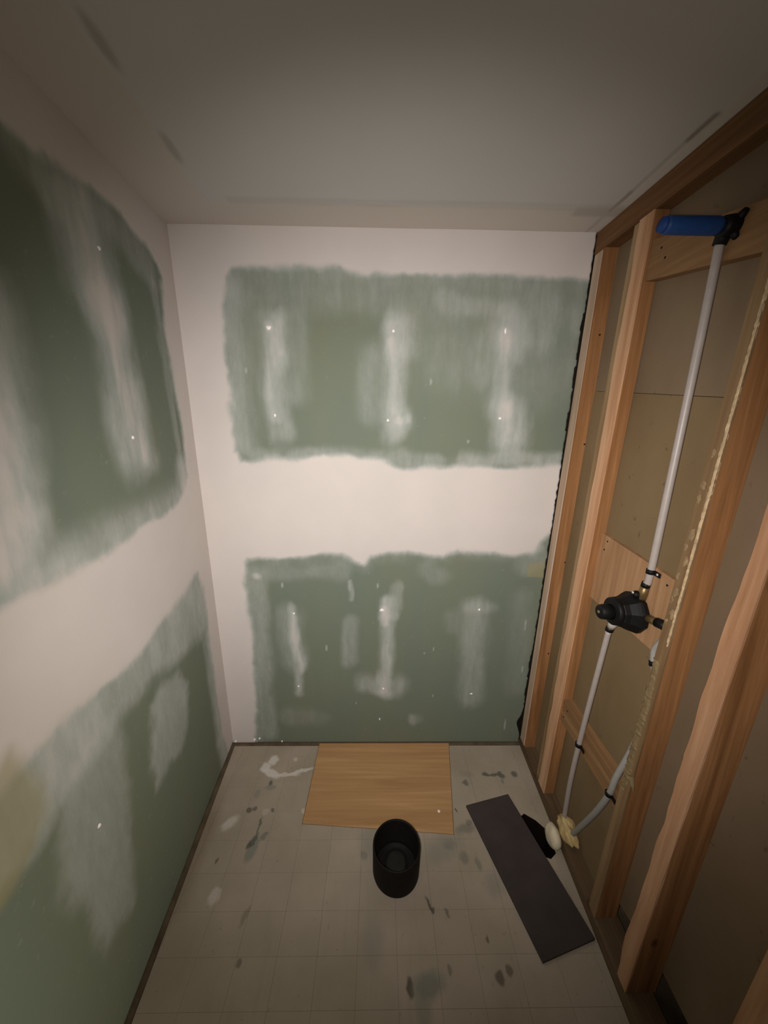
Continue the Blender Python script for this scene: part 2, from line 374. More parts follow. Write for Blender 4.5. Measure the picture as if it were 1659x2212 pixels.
SM_B = [  # a, b, radius, amount: thin smears over the screw rows
    ((0.30, 1.78), (0.325, 1.43), 0.050, 0.34), ((0.308, 1.765), (0.312, 1.47), 0.022, 0.34), ((0.355, 1.79), (0.352, 1.68), 0.016, 0.25), ((0.31, 1.775), (0.312, 1.768), 0.02, 0.35), ((0.355, 1.80), (0.350, 1.64), 0.034, 0.36), ((0.40, 1.79), (0.39, 1.56), 0.05, 0.16),
    ((0.755, 1.79), (0.748, 1.40), 0.042, 0.36), ((0.775, 1.78), (0.775, 1.72), 0.062, 0.28), ((0.67, 1.68), (0.68, 1.50), 0.06, 0.18), ((0.75, 1.47), (0.76, 1.45), 0.052, 0.28), ((0.745, 1.73), (0.742, 1.5), 0.018, 0.26), ((0.765, 1.462), (0.785, 1.462), 0.02, 0.25),
    ((1.15, 1.785), (1.16, 1.74), 0.065, 0.36), ((1.145, 1.74), (1.15, 1.50), 0.034, 0.36), ((1.165, 1.50), (1.18, 1.41), 0.070, 0.52), ((1.22, 1.79), (1.27, 1.76), 0.05, 0.22), ((1.07, 1.74), (1.06, 1.62), 0.05, 0.14),
    ((0.20, 1.9), (1.40, 1.89), 0.085, 0.19), ((0.19, 1.88), (0.19, 1.38), 0.055, 0.30), ((0.95, 1.70), (1.30, 1.66), 0.15, 0.15), ((1.02, 1.325), (1.40, 1.335), 0.030, 0.32), ((0.25, 1.335), (0.9, 1.31), 0.035, 0.22),
    ((0.92, 1.86), (1.10, 1.84), 0.03, 0.2), ((1.25, 1.87), (1.38, 1.80), 0.05, 0.15),
    ((0.345, 0.70), (0.345, 0.28), 0.024, 0.42), ((0.352, 0.68), (0.350, 0.30), 0.012, 0.3), ((0.32, 0.66), (0.325, 0.45), 0.060, 0.25), ((0.36, 0.66), (0.365, 0.40), 0.016, 0.2),
    ((0.735, 0.74), (0.728, 0.29), 0.030, 0.44), ((0.722, 0.70), (0.722, 0.62), 0.018, 0.4), ((0.735, 0.5), (0.732, 0.27), 0.016, 0.25), ((0.77, 0.80), (0.755, 0.66), 0.025, 0.26), ((0.66, 0.33), (0.78, 0.31), 0.055, 0.34), ((0.72, 0.275), (0.745, 0.265), 0.03, 0.3),
    ((1.11, 0.70), (1.12, 0.26), 0.055, 0.27), ((1.10, 0.69), (1.18, 0.70), 0.03, 0.15), ((1.02, 0.66), (1.03, 0.6), 0.04, 0.1), ((0.585, 0.63), (0.575, 0.44), 0.036, 0.22),
    ((0.185, 0.86), (0.19, 0.05), 0.045, 0.28), ((0.867, 0.150), (0.868, 0.138), 0.026, 0.28), ((1.02, 0.975), (1.34, 0.965), 0.020, 0.38), ((0.58, 0.82), (0.579, 0.74), 0.010, 0.3), ((0.25, 0.87), (0.55, 0.86), 0.04, 0.16),
    ((0.194, 0.853), (0.196, 0.850), 0.016, 0.5), ((0.30, 0.15), (0.42, 0.14), 0.05, 0.12), ((1.3, 0.75), (1.32, 0.3), 0.05, 0.1), ((0.90, 0.86), (0.95, 0.84), 0.04, 0.14), ((1.30, 0.9), (1.36, 0.93), 0.04, 0.16)]
FLECK_B = [(0.474, 0.505, 0.004, 0.016), (0.947, 0.26, 0.003, 0.008), (0.579, 0.789, 0.003, 0.02), (0.694, 0.80, 0.004, 0.012), (0.30, 0.80, 0.005, 0.012), (0.88, 1.60, 0.004, 0.012), (1.33, 0.62, 0.004, 0.03), (1.29, 0.10, 0.004, 0.03), (1.34, 0.40, 0.004, 0.02), (1.03, 1.39, 0.004, 0.006), (0.22, 1.63, 0.006, 0.012), (0.60, 0.22, 0.003, 0.006), (0.90, 0.48, 0.003, 0.005), (0.94, 0.5, 0.003, 0.01)]
def smear(u, v, lst, seed, sx, sy):
    t = np.zeros(u.shape)
    wx = u+(fbm(u*14, v*7, seed)-0.5)*0.05; wy = v+(fbm(u*9, v*9, seed+5)-0.5)*0.06
    st = 0.65+0.95*(fbm(u*sx, v*sy, seed+9, 3))*1.0
    for a, b, r, am in lst:
        d = cap_d(wx, wy, a, b)
        t = 1-(1-t)*(1-np.clip(am*st, 0, 1)*sstep(r*1.5, r*0.25, d))
    return t
def mud_back(u, v):
    n1 = (fbm(u*16, v*16, 3)-0.5)*0.026 + (fbm(u*70, v*70, 4)-0.5)*0.003
    d = np.maximum(poly_sd(u, v, UG), poly_sd(u, v, LG)) + n1
    s = 0.009+0.024*fbm(u*6, v*6, 8)
    m = sstep(s, -s*0.55, d)
    hz = smear(u, v, SM_B, 20, 40, 4)
    drag = 0.30*sstep(0.06, 0.0, d)*fbm(u*22, v*9, 31)
    m = 1-(1-m)*(1-hz)*(1-drag)
    for x, z, rx, rz in FLECK_B:
        m = np.maximum(m, 0.5*sstep(1.3, 0.6, np.sqrt(((u-x)/rx)**2+((v-z)/rz)**2)))
    st = 0.55*sstep(0.006, -0.004, np.maximum(np.abs(u-1.37)-0.06, np.abs(v-0.875)-0.030)+(fbm(u*30, v*30, 2)-0.5)*0.015)
    return np.clip(m, 0, 1), st
def back_place(u, v): return np.stack([u, np.zeros_like(u), v], -1)
def back_edges(u, v, a0, a1):
    t = (u-a0)/(a1-a0)
    rag = (fbm(v*60, v*0+3.3, 5)-0.5)*0.009 - 0.020*np.exp(-((v-0.11)/0.045)**2) - 0.004*(fbm(v*9, v*0+1, 6) > 0.60)
    rx = (W+DWB)*(1-v/H)+W*(v/H)-0.002+rag
    return a0+(rx-a0)*t
wall_back = grid_wall('wall_back', -0.02, 1.41, 0.0042, 0.0025, H+0.004, back_place, (0, -1, 0), 0.0125, mud_back, M_DRY, back_edges)

LUG = [(-1.99, 1.75), (-1.2, 1.80), (-0.788, 1.885), (-0.59, 1.95), (-0.515, 1.952), (-0.376, 1.976), (-0.262, 1.974), (-0.179, 1.947), (-0.102, 1.92), (-0.089, 1.89), (-0.105, 1.743), (-0.101, 1.632), (-0.098, 1.515), (-0.078, 1.389), (-0.09, 1.26), (-0.163, 1.192), (-0.298, 1.166), (-0.473, 1.152), (-0.565, 1.142), (-0.707, 1.14), (-0.809, 1.139), (-1.2, 1.14), (-1.99, 1.16)]
LLG = [(-0.143, 0.91), (-0.239, 0.888), (-0.403, 0.864), (-0.536, 0.833), (-0.619, 0.856), (-0.683, 0.862), (-0.764, 0.868), (-0.837, 0.864), (-0.869, 0.853), (-0.933, 0.843), (-1.053, 0.86), (-1.99, 0.86), (-1.99, -0.1), (-0.10, -0.1), (-0.062, 0.02), (-0.082, 0.13), (-0.091, 0.363), (-0.087, 0.601), (-0.092, 0.824), (-0.115, 0.91)]
LDK = [(-0.12, 0.66), (-0.263, 0.679), (-0.464, 0.735), (-0.602, 0.735), (-0.732, 0.72), (-0.836, 0.70), (-0.93, 0.69), (-1.2, 0.70), (-1.99, 0.70), (-1.99, -0.1), (-0.13, -0.1), (-0.14, 0.3)]
LP1 = [(-0.439, 0.694), (-0.333, 0.667), (-0.296, 0.565), (-0.324, 0.437), (-0.382, 0.391), (-0.46, 0.40), (-0.542, 0.41), (-0.559, 0.50), (-0.508, 0.587), (-0.50, 0.67)]
LP2 = [(-0.629, 0.756), (-0.615, 0.668), (-0.660, 0.418), (-0.701, 0.249), (-0.79, 0.267), (-0.811, 0.336), (-0.803, 0.439), (-0.848, 0.548), (-0.833, 0.623), (-0.78, 0.73), (-0.70, 0.75)]
SM_L = [((-0.397, 1.93), (-0.39, 1.70), 0.075, 0.55), ((-0.39, 1.72), (-0.375, 1.36), 0.075, 0.62), ((-0.33, 1.55), (-0.31, 1.34), 0.05, 0.40), ((-0.46, 1.9), (-0.45, 1.75), 0.06, 0.35),
        ((-0.30, 1.95), (-0.16, 1.90), 0.05, 0.3), ((-0.14, 1.86), (-0.13, 1.36), 0.022, 0.28), ((-0.13, 1.30), (-0.12, 1.22), 0.04, 0.5),
        ((-0.71, 1.64), (-0.735, 1.30), 0.065, 0.55), ((-0.76, 1.55), (-0.79, 1.25), 0.06, 0.55), ((-0.72, 1.26), (-0.80, 1.22), 0.05, 0.4), ((-0.55, 1.94), (-0.5, 1.9), 0.05, 0.25)]
def mud_left(u, v):
    n1 = (fbm(u*13, v*13, 43)-0.5)*0.035 + (fbm(u*60, v*60, 44)-0.5)*0.010
    d1 = poly_sd(u, v, LUG)+n1; d2 = poly_sd(u, v, LLG)+n1
    s = 0.012+0.018*fbm(u*5, v*5, 48)
    m = sstep(s, -s*0.6, np.maximum(d1, d2))
    hz = smear(u, v, SM_L, 60, 34, 4)
    # feathered compound below the seam and above it
    st = fbm(u*16, v*5, 71)
    f1 = 0.75*sstep(0.14, 0.0, d1)*sstep(1.30, 1.20, v)*sstep(0.95, 1.0, v)*(0.4+0.8*st)
    dk = poly_sd(u, v, LDK)+n1*1.2
    f2 = 0.62*sstep(0.035, -0.03, dk)*(0.45+0.9*st)*sstep(1.0, 0.95, v)
    p1 = 0.52*sstep(-0.02, 0.03, poly_sd(u, v, LP1)+n1*1.5)*(0.6+0.6*st)
    p2 = 0.40*sstep(-0.03, 0.03, poly_sd(u, v, LP2)+n1*1.2)*(0.7+0.5*st)
    strip = 0.5*sstep(0.05, 0.0, np.abs(u+0.12))*(v < 0.66)*fbm(u*60, v*5, 75)
    for x in (f1, f2, p1, p2, strip, hz): m = 1-(1-m)*(1-np.clip(x, 0, 1))
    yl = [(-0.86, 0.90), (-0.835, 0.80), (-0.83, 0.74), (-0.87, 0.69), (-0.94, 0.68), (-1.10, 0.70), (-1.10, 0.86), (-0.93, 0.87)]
    sn = 0.62*sstep(-0.025, 0.02, poly_sd(u, v, yl)+n1)  # yellowish tint mixed into the near patch of the left wall
    return np.clip(m, 0, 1), sn
def left_place(u, v):
    t = v/H; x = (DL+AL*u)*(1-t)+AL*u*t
    return np.stack([x, u, v], -1)
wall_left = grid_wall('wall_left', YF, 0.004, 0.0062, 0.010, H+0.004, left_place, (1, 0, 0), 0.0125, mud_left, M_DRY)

def mud_ceil(u, v):
    n1 = (fbm(u*10, v*10, 83)-0.5)*0.03
    m = sstep(0.012, -0.006, -v-0.125+n1)
    lf = u-AL*v
    m = np.maximum(m, sstep(0.012, -0.006, lf-0.165+n1))
    rx = (W-v*AR)-u
    m = np.maximum(m, 0.9*sstep(0.002, -0.002, rx-0.032+n1*0.15))
    st = np.zeros_like(u)
    st = np.maximum(st, 0.16*sstep(0.006, -0.006, np.abs(v+0.135+n1*0.3)-0.016)*(u > 0.25))
    st = np.maximum(st, 0.36*sstep(0.010, -0.010, np.maximum(np.abs(v+0.118+n1*0.3)-0.024, 1.27+0.2*(v+0.12)-u)))
    edge = sstep(0.004, -0.001, np.abs(rx-0.036+n1*0.12)-0.0045)
    st = np.maximum(st, 0.35*edge*sstep(-0.42, -0.38, v))
    st = np.maximum(st, edge*(sstep(0.01, 0.0, np.abs(v+0.165)-0.045)*0.75+sstep(0.01, 0.0, np.abs(v+0.425)-0.035)*0.95))
    for y, le, am in ((-0.33, 0.05, 0.45), (-0.57, 0.05, 0.5), (-0.75, 0.08, 0.4)):
        st = np.maximum(st, am*sstep(1.4, 0.6, np.sqrt(((lf-0.180)/0.010)**2+((v-y)/le)**2)))
    return np.clip(m, 0, 1), np.clip(st, 0, 1)
def ceil_place(u, v): return np.stack([u, v, np.full_like(u, H)], -1)
ceiling = grid_wall('ceiling', -0.02, 1.425, 0.0062, YF, 0.004, ceil_place, (0, 0, -1), 0.0125, mud_ceil, M_CEIL, relief=0.0008)

# compound dabs over the drywall screws: small domes on the board
def dab(parent, c, n, r, sx=1.0, sz=1.0):
    n = Vector(n); a = Vector((0, 0, 1)); b = n.cross(a)
    V = []; Fc = []; K = 12; rings = ((1.0, -0.0005), (0.8, 0.0013), (0.45, 0.0024), (0.0, 0.0028))
    for q, h in rings[:-1]:
        for k in range(K):
            an = 2*math.pi*k/K; rr = r*q*(1+0.12*math.sin(3*an+c[0]*40))
            V.append(Vector(c)+b*math.cos(an)*rr*sx+a*math.sin(an)*rr*sz+n*h)
    V.append(Vector(c)+n*rings[-1][1])
    for i in range(2):
        for k in range(K): Fc.append((i*K+k, i*K+(k+1) % K, (i+1)*K+(k+1) % K, (i+1)*K+k))
    for k in range(K): Fc.append((2*K+k, 2*K+(k+1) % K, 3*K))
    return mesh('screw_dab', V, Fc, M_MUDCAP, parent, True)
for x, z, r, sx, sz in [(0.309, 1.77, 0.0085, 1.1, 0.9), (0.313, 1.477, 0.005, 0.9, 1.3), (0.742, 1.766, 0.0055, 1, 1), (0.727, 1.464, 0.005, 1, 1), (1.134, 1.772, 0.006, 0.7, 1.7), (1.142, 1.476, 0.0055, 1.2, 0.9),
                        (0.342, 0.671, 0.005, 1, 1), (0.345, 0.311, 0.0045, 1, 1), (0.713, 0.688, 0.008, 1.3, 0.9), (0.723, 0.299, 0.005, 1, 1), (1.125, 0.692, 0.005, 1, 1.2), (1.121, 0.272, 0.0055, 1.2, 0.8), (0.708, 0.134, 0.004, 0.8, 1.7)]:
    dab(wall_back, (x, -0.002, z), (0, -1, 0), r, sx, sz)
for y, z in [(-0.379, 1.847), (-0.371, 1.408), (-0.736, 0.562)]:
    dab(wall_left, (Lx(y, z)+0.002, y, z), (1, 0, 0), 0.005)
# crumbs of compound in the back left corner
for i, (x, z, r) in enumerate([(0.128, 0.022, 0.006), (0.152, 0.028, 0.005), (0.255, 0.012, 0.004), (0.04, 0.012, 0.005)]):
    bm = bmesh.new(); bmesh.ops.create_icosphere(bm, subdivisions=2, radius=r)
    for v_ in bm.verts: v_.co *= 1+0.35*(random.random()-0.5)
    bmesh.ops.translate(bm, verts=bm.verts, vec=(x, -0.003, z)); from_bm('compound_crumb', bm, M_MUDCAP, wall_back, True)

# ------------------------------------------------------------------ floor: subfloor with a rough hole, tiles laid on it
def clip(poly, a, b, c):            # keep a*x+b*y <= c
    out = []
    for i in range(len(poly)):
        p, q = poly[i], poly[(i+1) % len(poly)]; dp = a*p[0]+b*p[1]-c; dq = a*q[0]+b*q[1]-c
        if dp <= 0: out.append(p)
        if (dp < 0 < dq) or (dq < 0 < dp):
            t = dp/(dp-dq); out.append((p[0]+(q[0]-p[0])*t, p[1]+(q[1]-p[1])*t))
    return out
def area(p): return 0.5*sum(p[i][0]*p[(i+1) % len(p)][1]-p[(i+1) % len(p)][0]*p[i][1] for i in range(len(p)))
def subtract(pieces, hole):         # hole: convex, counter-clockwise
    res = []
    for poly in pieces:
        rest = poly
        for i in range(len(hole)):
            (x0, y0), (x1, y1) = hole[i], hole[(i+1) % len(hole)]
            a, b = (y1-y0), -(x1-x0); c = a*x0+b*y0      # inside: a*x+b*y <= c
            out = clip(rest, -a, -b, -c)
            if len(out) > 2 and abs(area(out)) > 2e-6: res.append(out)
            rest = clip(rest, a, b, c)
            if len(rest) < 3: break
    return res
HOLE = [(1.238, -0.330), (1.262, -0.448), (1.300, -0.462), (1.326, -0.445), (1.328, -0.372), (1.300, -0.338), (1.266, -0.314)]
PATCH = [(0.4274, -0.004), (0.4184, -0.3469), (0.9803, -0.3853), (1.035, -0.004)]
slab_out = [(-0.10, YF), (1.56, YF), (1.56, 0.06), (-0.10, 0.06)]
ZS = -0.0016
fl_v = []; fl_f = []
tri = tessellate_polygon([[Vector((x, y, 0)) for x, y in slab_out], [Vector((x, y, 0)) for x, y in HOLE]])
allp = slab_out+HOLE
fl_v += [(x, y, ZS) for x, y in allp]; fl_f += [tuple(t) for t in tri]
nb = len(fl_v); fl_v += [(x, y, -0.03) for x, y in slab_out]
for i in range(4): fl_f.append((i, (i+1) % 4, nb+(i+1) % 4, nb+i))
floor = mesh('floor', fl_v, fl_f, M_SUB, None); floor['kind'] = 'structure'
pv = [(x, y, ZS) for x, y in HOLE]+[(x, y, -0.14) for x, y in HOLE]; k = len(HOLE)
mesh('floor_hole', pv, [(i, (i+1) % k, k+(i+1) % k, k+i) for i in range(k)]+[tuple(range(k, 2*k))], M_PIT, floor)['label'] = 'dark open hole through the floor beside the foam dome'
GX, GY, X0, Y0, GAP = 0.112, 0.0955, 0.645, -0.399, 0.00015
for i in range(-7, 8):
    for j in range(-12, 6):
        xa, xb = X0+i*GX+GAP, X0+(i+1)*GX-GAP; ya, yb = Y0+j*GY+GAP, Y0+(j+1)*GY-GAP
        if yb > 0.06: continue
        poly = [(xa, ya), (xb, ya), (xb, yb), (xa, yb)]
        poly = clip(poly, 0, 1, -0.0005)
        rg = 0.0
        poly = clip(poly, -1, AL, -(DL+0.014+rg))                          # short of the left wall
        poly = clip(poly, 1, AR2, W+DWB-0.001)                              # up to the bottom plate
        if len(poly) < 3 or abs(area(poly)) < 4e-5: continue
        pcs = subtract(subtract([poly], PATCH), HOLE)
        if not pcs: continue
        V = []; Fc = []
        for pl in pcs:
            if area(pl) < 0: pl = pl[::-1]
            b0 = len(V); n_ = len(pl); cx = sum(p[0] for p in pl)/n_; cyy = sum(p[1] for p in pl)/n_
            for (x, y) in pl: V.append((x, y, ZS))
            for (x, y) in pl: V.append((x, y, -0.0003))
            for (x, y) in pl: V.append((x+(cx-x)*0.005, y+(cyy-y)*0.005, 0.0))
            for r_ in (0, 1):
                for q in range(n_): Fc.append((b0+r_*n_+q, b0+r_*n_+(q+1) % n_, b0+(r_+1)*n_+(q+1) % n_, b0+(r_+1)*n_+q))
            Fc.append(tuple(range(b0+2*n_, b0+3*n_)))
        mesh('tile', V, Fc, M_TILE, floor, recalc=False)

def prism_xy(name, pts, z0, z1, m, parent=None):
    n_ = len(pts); V = [(x, y, z0) for x, y in pts]+[(x, y, z1) for x, y in pts]
    return mesh(name, V, [(i, (i+1) % n_, n_+(i+1) % n_, n_+i) for i in range(n_)]+[tuple(range(n_)), tuple(range(n_, 2*n_))], m, parent)
ins = lambda pts, d: [(x+(sum(p[0] for p in pts)/len(pts)-x)*d, y+(sum(p[1] for p in pts)/len(pts)-y)*d) for x, y in pts]
ply = prism_xy('plywood_patch', ins(PATCH, 0.006), ZS, 0.0022, M_PLYF)
tag(ply, 'clean orange plywood panel let into the beige floor against the back wall', 'plywood panel'); bevel_sharp(ply, 0.001)
V, Fc = lathe((0.9374, -0.3056, 0.0018), (0, 0, 1), [(0, 0.006), (0.0012, 0.0055), (0.002, 0.003)], 12)
mesh('screw_head', V, Fc, M_MUDCAP, ply, True)['label'] = 'pale dot of a filled screw head'
slab = prism_xy('grey_board', [(1.046, -0.289), (1.2264, -0.246), (1.3345, -0.661), (1.161, -0.706)], 0.0004, 0.0085, M_GREYB)
tag(slab, 'dark grey rectangular board lying loose on the floor beside the stud wall', 'board'); bevel_sharp(slab, 0.0012)

# ------------------------------------------------------------------ right wall: open studs over the back of a board
wr = mesh('wall_right', [(1.60, YF, 0), (1.60, 0.06, 0), (1.60, 0.06, H), (1.60, YF, H), (1.62, YF, 0), (1.62, 0.06, 0), (1.62, 0.06, H), (1.62, YF, H)],
          [(0, 1, 2, 3), (4, 5, 6, 7), (0, 1, 5, 4), (2, 3, 7, 6), (0, 3, 7, 4), (1, 2, 6, 5)], M_DARK)  # cavity backing, its shade painted in as near black
wr['kind'] = 'structure'
def board(name, pts, w0, w1, m, parent=wr, bev=0.0015, nz=1):
    """pts: outline in wall coordinates (y, z); prism from depth w0 to w1"""
    n_ = len(pts)
    V = [RW(y, z, w0) for y, z in pts]+[RW(y, z, w1) for y, z in pts]
    o = mesh(name, V, [(i, (i+1) % n_, n_+(i+1) % n_, n_+i) for i in range(n_)]+[tuple(range(n_)), tuple(range(n_, 2*n_))], m, parent)
    if bev: bevel_sharp(o, bev)
    return o
def stud(name, yf, yn, z0, z1, w0, w1, m, wav_f=0.0, wav_n=0.0, seed=0, n_=60, bev=0.0015, lab=None, face=None):
    """upright; far and near front edges may wander like a waney edge"""
    V = []; Fc = []
    for i in range(n_+1):
        z = z0+(z1-z0)*i/n_
        a = yf + wav_f*(float(fbm(np.array(z*6.0), np.array(seed+0.5), seed))-0.5)*2
        b = yn + wav_n*(float(fbm(np.array(z*14.0), np.array(seed+3.5), seed+3))-0.5)*2
        V += [RW(a, z, w0), RW(b, z, w0), RW(yn, z, w0+0.004 if wav_n else w0), RW(yn, z, w1), RW(yf, z, w1), RW(yf, z, w0+0.012 if wav_f else w0)]
    for i in range(n_):
        for k_ in range(6): Fc.append((i*6+k_, i*6+(k_+1) % 6, (i+1)*6+(k_+1) % 6, (i+1)*6+k_))
    Fc.append(tuple(range(6))); Fc.append(tuple(range(n_*6, n_*6+6)))
    o = mesh(name, V, Fc, m, wr)
    if face is not None:
        o.data.materials.append(face)
        for i, p in enumerate(o.data.polygons):
            if i < n_*6 and i % 6 in (0, 1) and (i % 6 == 0 or wav_n): p.material_index = 1
    if lab: o['label'] = lab
    return o
ZP = 0.040; ZT = 2.006
M_FACE_B = wood_mat('pale_pink_stud_face', (0.38, 0.18, 0.085), (0.60, 0.36, 0.21), 2, pale=(0.66, 0.43, 0.27))
M_FACE_C = wood_mat('stained_stud_face', (0.145, 0.085, 0.038), (0.27, 0.172, 0.088), 2, pale=(0.31, 0.21, 0.115))
M_FACE_E = wood_mat('pinkish_stud_face', (0.33, 0.16, 0.08), (0.50, 0.29, 0.165), 2, pale=(0.52, 0.32, 0.20))
# backs of the boards nailed on the far side, with a horizontal joint
board('backing_board', [(-0.61, ZP+0.004), (-0.61, 1.5089), (-0.02, 1.5745), (-0.02, ZP+0.004)], 0.045, 0.057, M_SHEET, bev=0)
board('backing_board', [(-0.61, 1.5101), (-0.61, H), (-0.02, H), (-0.02, 1.5757)], 0.0455, 0.057, M_SHEETG, bev=0)
board('backing_board', [(-0.745, 0.13), (-0.745, H), (-0.634, H), (-0.634, 0.10)], 0.062, 0.074, M_SHEETG, bev=0)
board('backing_board', [(-1.9, 0.13), (-1.9, H), (-0.775, H), (-0.775, 0.12)], 0.077, 0.089, M_SHEETG, bev=0)
# plates
o = board('bottom_plate', [(YF, 0.0), (YF, 0.038), (-0.002, 0.038), (-0.002, 0.0)], 0.0, 0.075, M_OLDPL); o['label'] = 'dirty bottom plate along the floor'
o = board('top_plate', [(YF, ZT), (YF, H-0.002), (-0.002, H-0.002), (-0.002, ZT)], 0.0, 0.089, M_PLATE); o['label'] = 'top plate under the ceiling'
# uprights from the back corner towards the camera
o = board('corner_upright', [(0.016, 0.0), (0.016, H), (0.054, H), (0.054, 0.0)], -0.03, 0.085, M_DARK)  # wood coloured near black to stand in for shade in the corner gap
stud('stud', -0.0125, -0.0605, 0.0385, ZT, 0.001, 0.053, M_STUD, 0.0, 0.0015, 1, lab='corner stud beside the back wall')
board('gypsum_edge', [(-0.0115, 0.042), (-0.0115, ZT-0.004), (-0.054, ZT-0.004), (-0.057, 0.042)], -0.0022, 0.0012, M_GYP)
stud('stud', -0.186, -0.216, 0.0385, ZT, 0.006, 0.040, M_STUDG, 0.003, 0.0, 2, lab='weathered strip of the second stud')
stud('stud', -0.216, -0.2675, 0.0385, ZT, 0.0, 0.041, M_STUD, 0.011, 0.0012, 4, 90, face=M_FACE_B, lab='pale splintered second stud')
C_ST = stud('stud', -0.601, -0.632, 0.0385, ZT, 0.0, 0.064, M_STUD, 0.0, 0.0015, 6, 60, face=M_FACE_C, lab='third stud with dried adhesive on its edge')
stud('stud', -0.737, -0.7745, 0.0385, ZT, 0.0, 0.079, M_STUD, 0.012, 0.003, 9, 90, face=M_FACE_E, lab='fourth stud with a wavy bark edge')
stud('stud', -0.958, -0.998, 0.0385, ZT, 0.0, 0.078, M_STUD, 0.0, 0.002, 12, 60, face=M_FACE_E, lab='nearest stud at the right edge')
stud('stud', -1.36, -1.40, 0.0385, ZT, 0.0, 0.078, M_STUD, 0.0, 0.002, 14, 20)
stud('stud', -1.77, -1.81, 0.0385, ZT, 0.0, 0.078, M_STUD, 0.0, 0.002, 16, 20)
# blocking
o = board('block', [(-0.264, 1.838), (-0.264, 1.936), (-0.602, 1.866), (-0.602, 1.774)], 0.009, 0.0445, M_BLOCK); o['label'] = 'upper tilted block that carries the shower elbow'
o = board('block', [(-0.2665, 0.392), (-0.2665, 0.480), (-0.602, 0.484), (-0.602, 0.404)], 0.010, 0.0445, M_BLOCK); o['label'] = 'lower block that carries two pipe clips'
o = board('plywood_backer', [(-0.2665, 0.892), (-0.2665, 1.118), (-0.602, 1.088), (-0.602, 0.886)], 0.031, 0.0445, M_PLYV); o['label'] = 'plywood backer behind the shower valve'
# nail heads in the boards
for z, w_ in [(1.388, 0.041), (0.932, 0.043), (0.523, 0.038), (1.75, 0.03)]:
    V, Fc = lathe(RW(-0.0605, z, w_), (0, -1, 0), [(0, 0.0032), (0.0009, 0.003)], 10); mesh('nail_head', V, Fc, M_DARK, wr, True)
for y, z, w_ in [(-0.30, 1.10, 0.031), (-0.292, 1.07, 0.031), (-0.55, 1.07, 0.031), (-0.30, 0.46, 0.010), (-0.57, 0.455, 0.010), (-0.285, 0.42, 0.010), (-0.31, 1.90, 0.009), (-0.33, 1.87, 0.009)]:
    V, Fc = lathe(RW(y, z, w_+0.0004), (-1, 0, 0), [(0, 0.0032), (0.0009, 0.003)], 10); mesh('nail_head', V, Fc, M_DARK, wr, True)
# dried adhesive and torn paper left on the third stud
def ribbon(name, pts, m, parent, jag, th, seed, n_=110):
    """lumpy strip lying on the stud face; pts: (z, y_far, y_near)"""
    rnd = random.Random(seed); zs = [p[0] for p in pts]; V = []; Fc = []
    for i in range(n_+1):
        z = zs[0]+(zs[-1]-zs[0])*i/n_
        a = np.interp(z, zs, [p[1] for p in pts])+jag*(rnd.random()-0.5); b = np.interp(z, zs, [p[2] for p in pts])+jag*0.6*(rnd.random()-0.5)
        h = th*(0.35+0.65*rnd.random())
        V += [RW(a, z, 0.0015), RW(a*0.7+b*0.3, z, -h), RW(a*0.3+b*0.7, z, -h*(0.4+0.8*rnd.random())), RW(b, z, 0.0015)]
    for i in range(n_):
        for k_ in range(3): Fc.append((i*4+k_, i*4+k_+1, i*4+k_+5, i*4+k_+4))
        Fc.append((i*4+3, i*4, i*4+4, i*4+7))
    Fc.append((0, 1, 2, 3)); Fc.append(tuple(n_*4+k_ for k_ in (3, 2, 1, 0)))
    return mesh(name, V, Fc, m, parent, False)
ribbon('adhesive_bead', [(0.95, -0.624, -0.629), (1.35, -0.623, -0.632), (1.75, -0.6265, -0.632), (1.9, -0.627, -0.632)], M_GLUE, C_ST, 0.002, 0.0035, 3, 150)
for i, (z, y, r) in enumerate([(1.33, -0.609, 0.007), (1.30, -0.606, 0.006), (1.22, -0.612, 0.009), (1.19, -0.606, 0.006), (1.16, -0.615, 0.008), (1.12, -0.605, 0.005), (1.08, -0.612, 0.007), (1.06, -0.606, 0.006), (1.03, -0.616, 0.008), (1.005, -0.607, 0.005), (1.40, -0.612, 0.006)]):
    bm = bmesh.new(); bmesh.ops.create_icosphere(bm, subdivisions=2, radius=r)
    for v_ in bm.verts:
        v_.co *= 1+0.7*(random.random()-0.5); v_.co.x *= 0.3; v_.co.y *= 0.8; v_.co.z *= 1.6
    bmesh.ops.translate(bm, verts=bm.verts, vec=RW(y, z, 0.0)); from_bm('adhesive_lump', bm, M_GLUED, C_ST, False)
ribbon('torn_paper', [(0.50, -0.606, -0.618), (0.56, -0.600, -0.626), (0.66, -0.600, -0.622), (0.78, -0.600, -0.628), (0.90, -0.601, -0.618)], M_PAPER, C_ST, 0.010, 0.004, 5, 60)
V, Fc = ring_tube([RW(-0.628, 0.565, -0.002), RW(-0.640, 0.548, -0.003), RW(-0.646, 0.538, -0.003)], [0.006, 0.004, 0.001], 6); mesh('torn_paper', V, Fc, M_PAPER, C_ST)

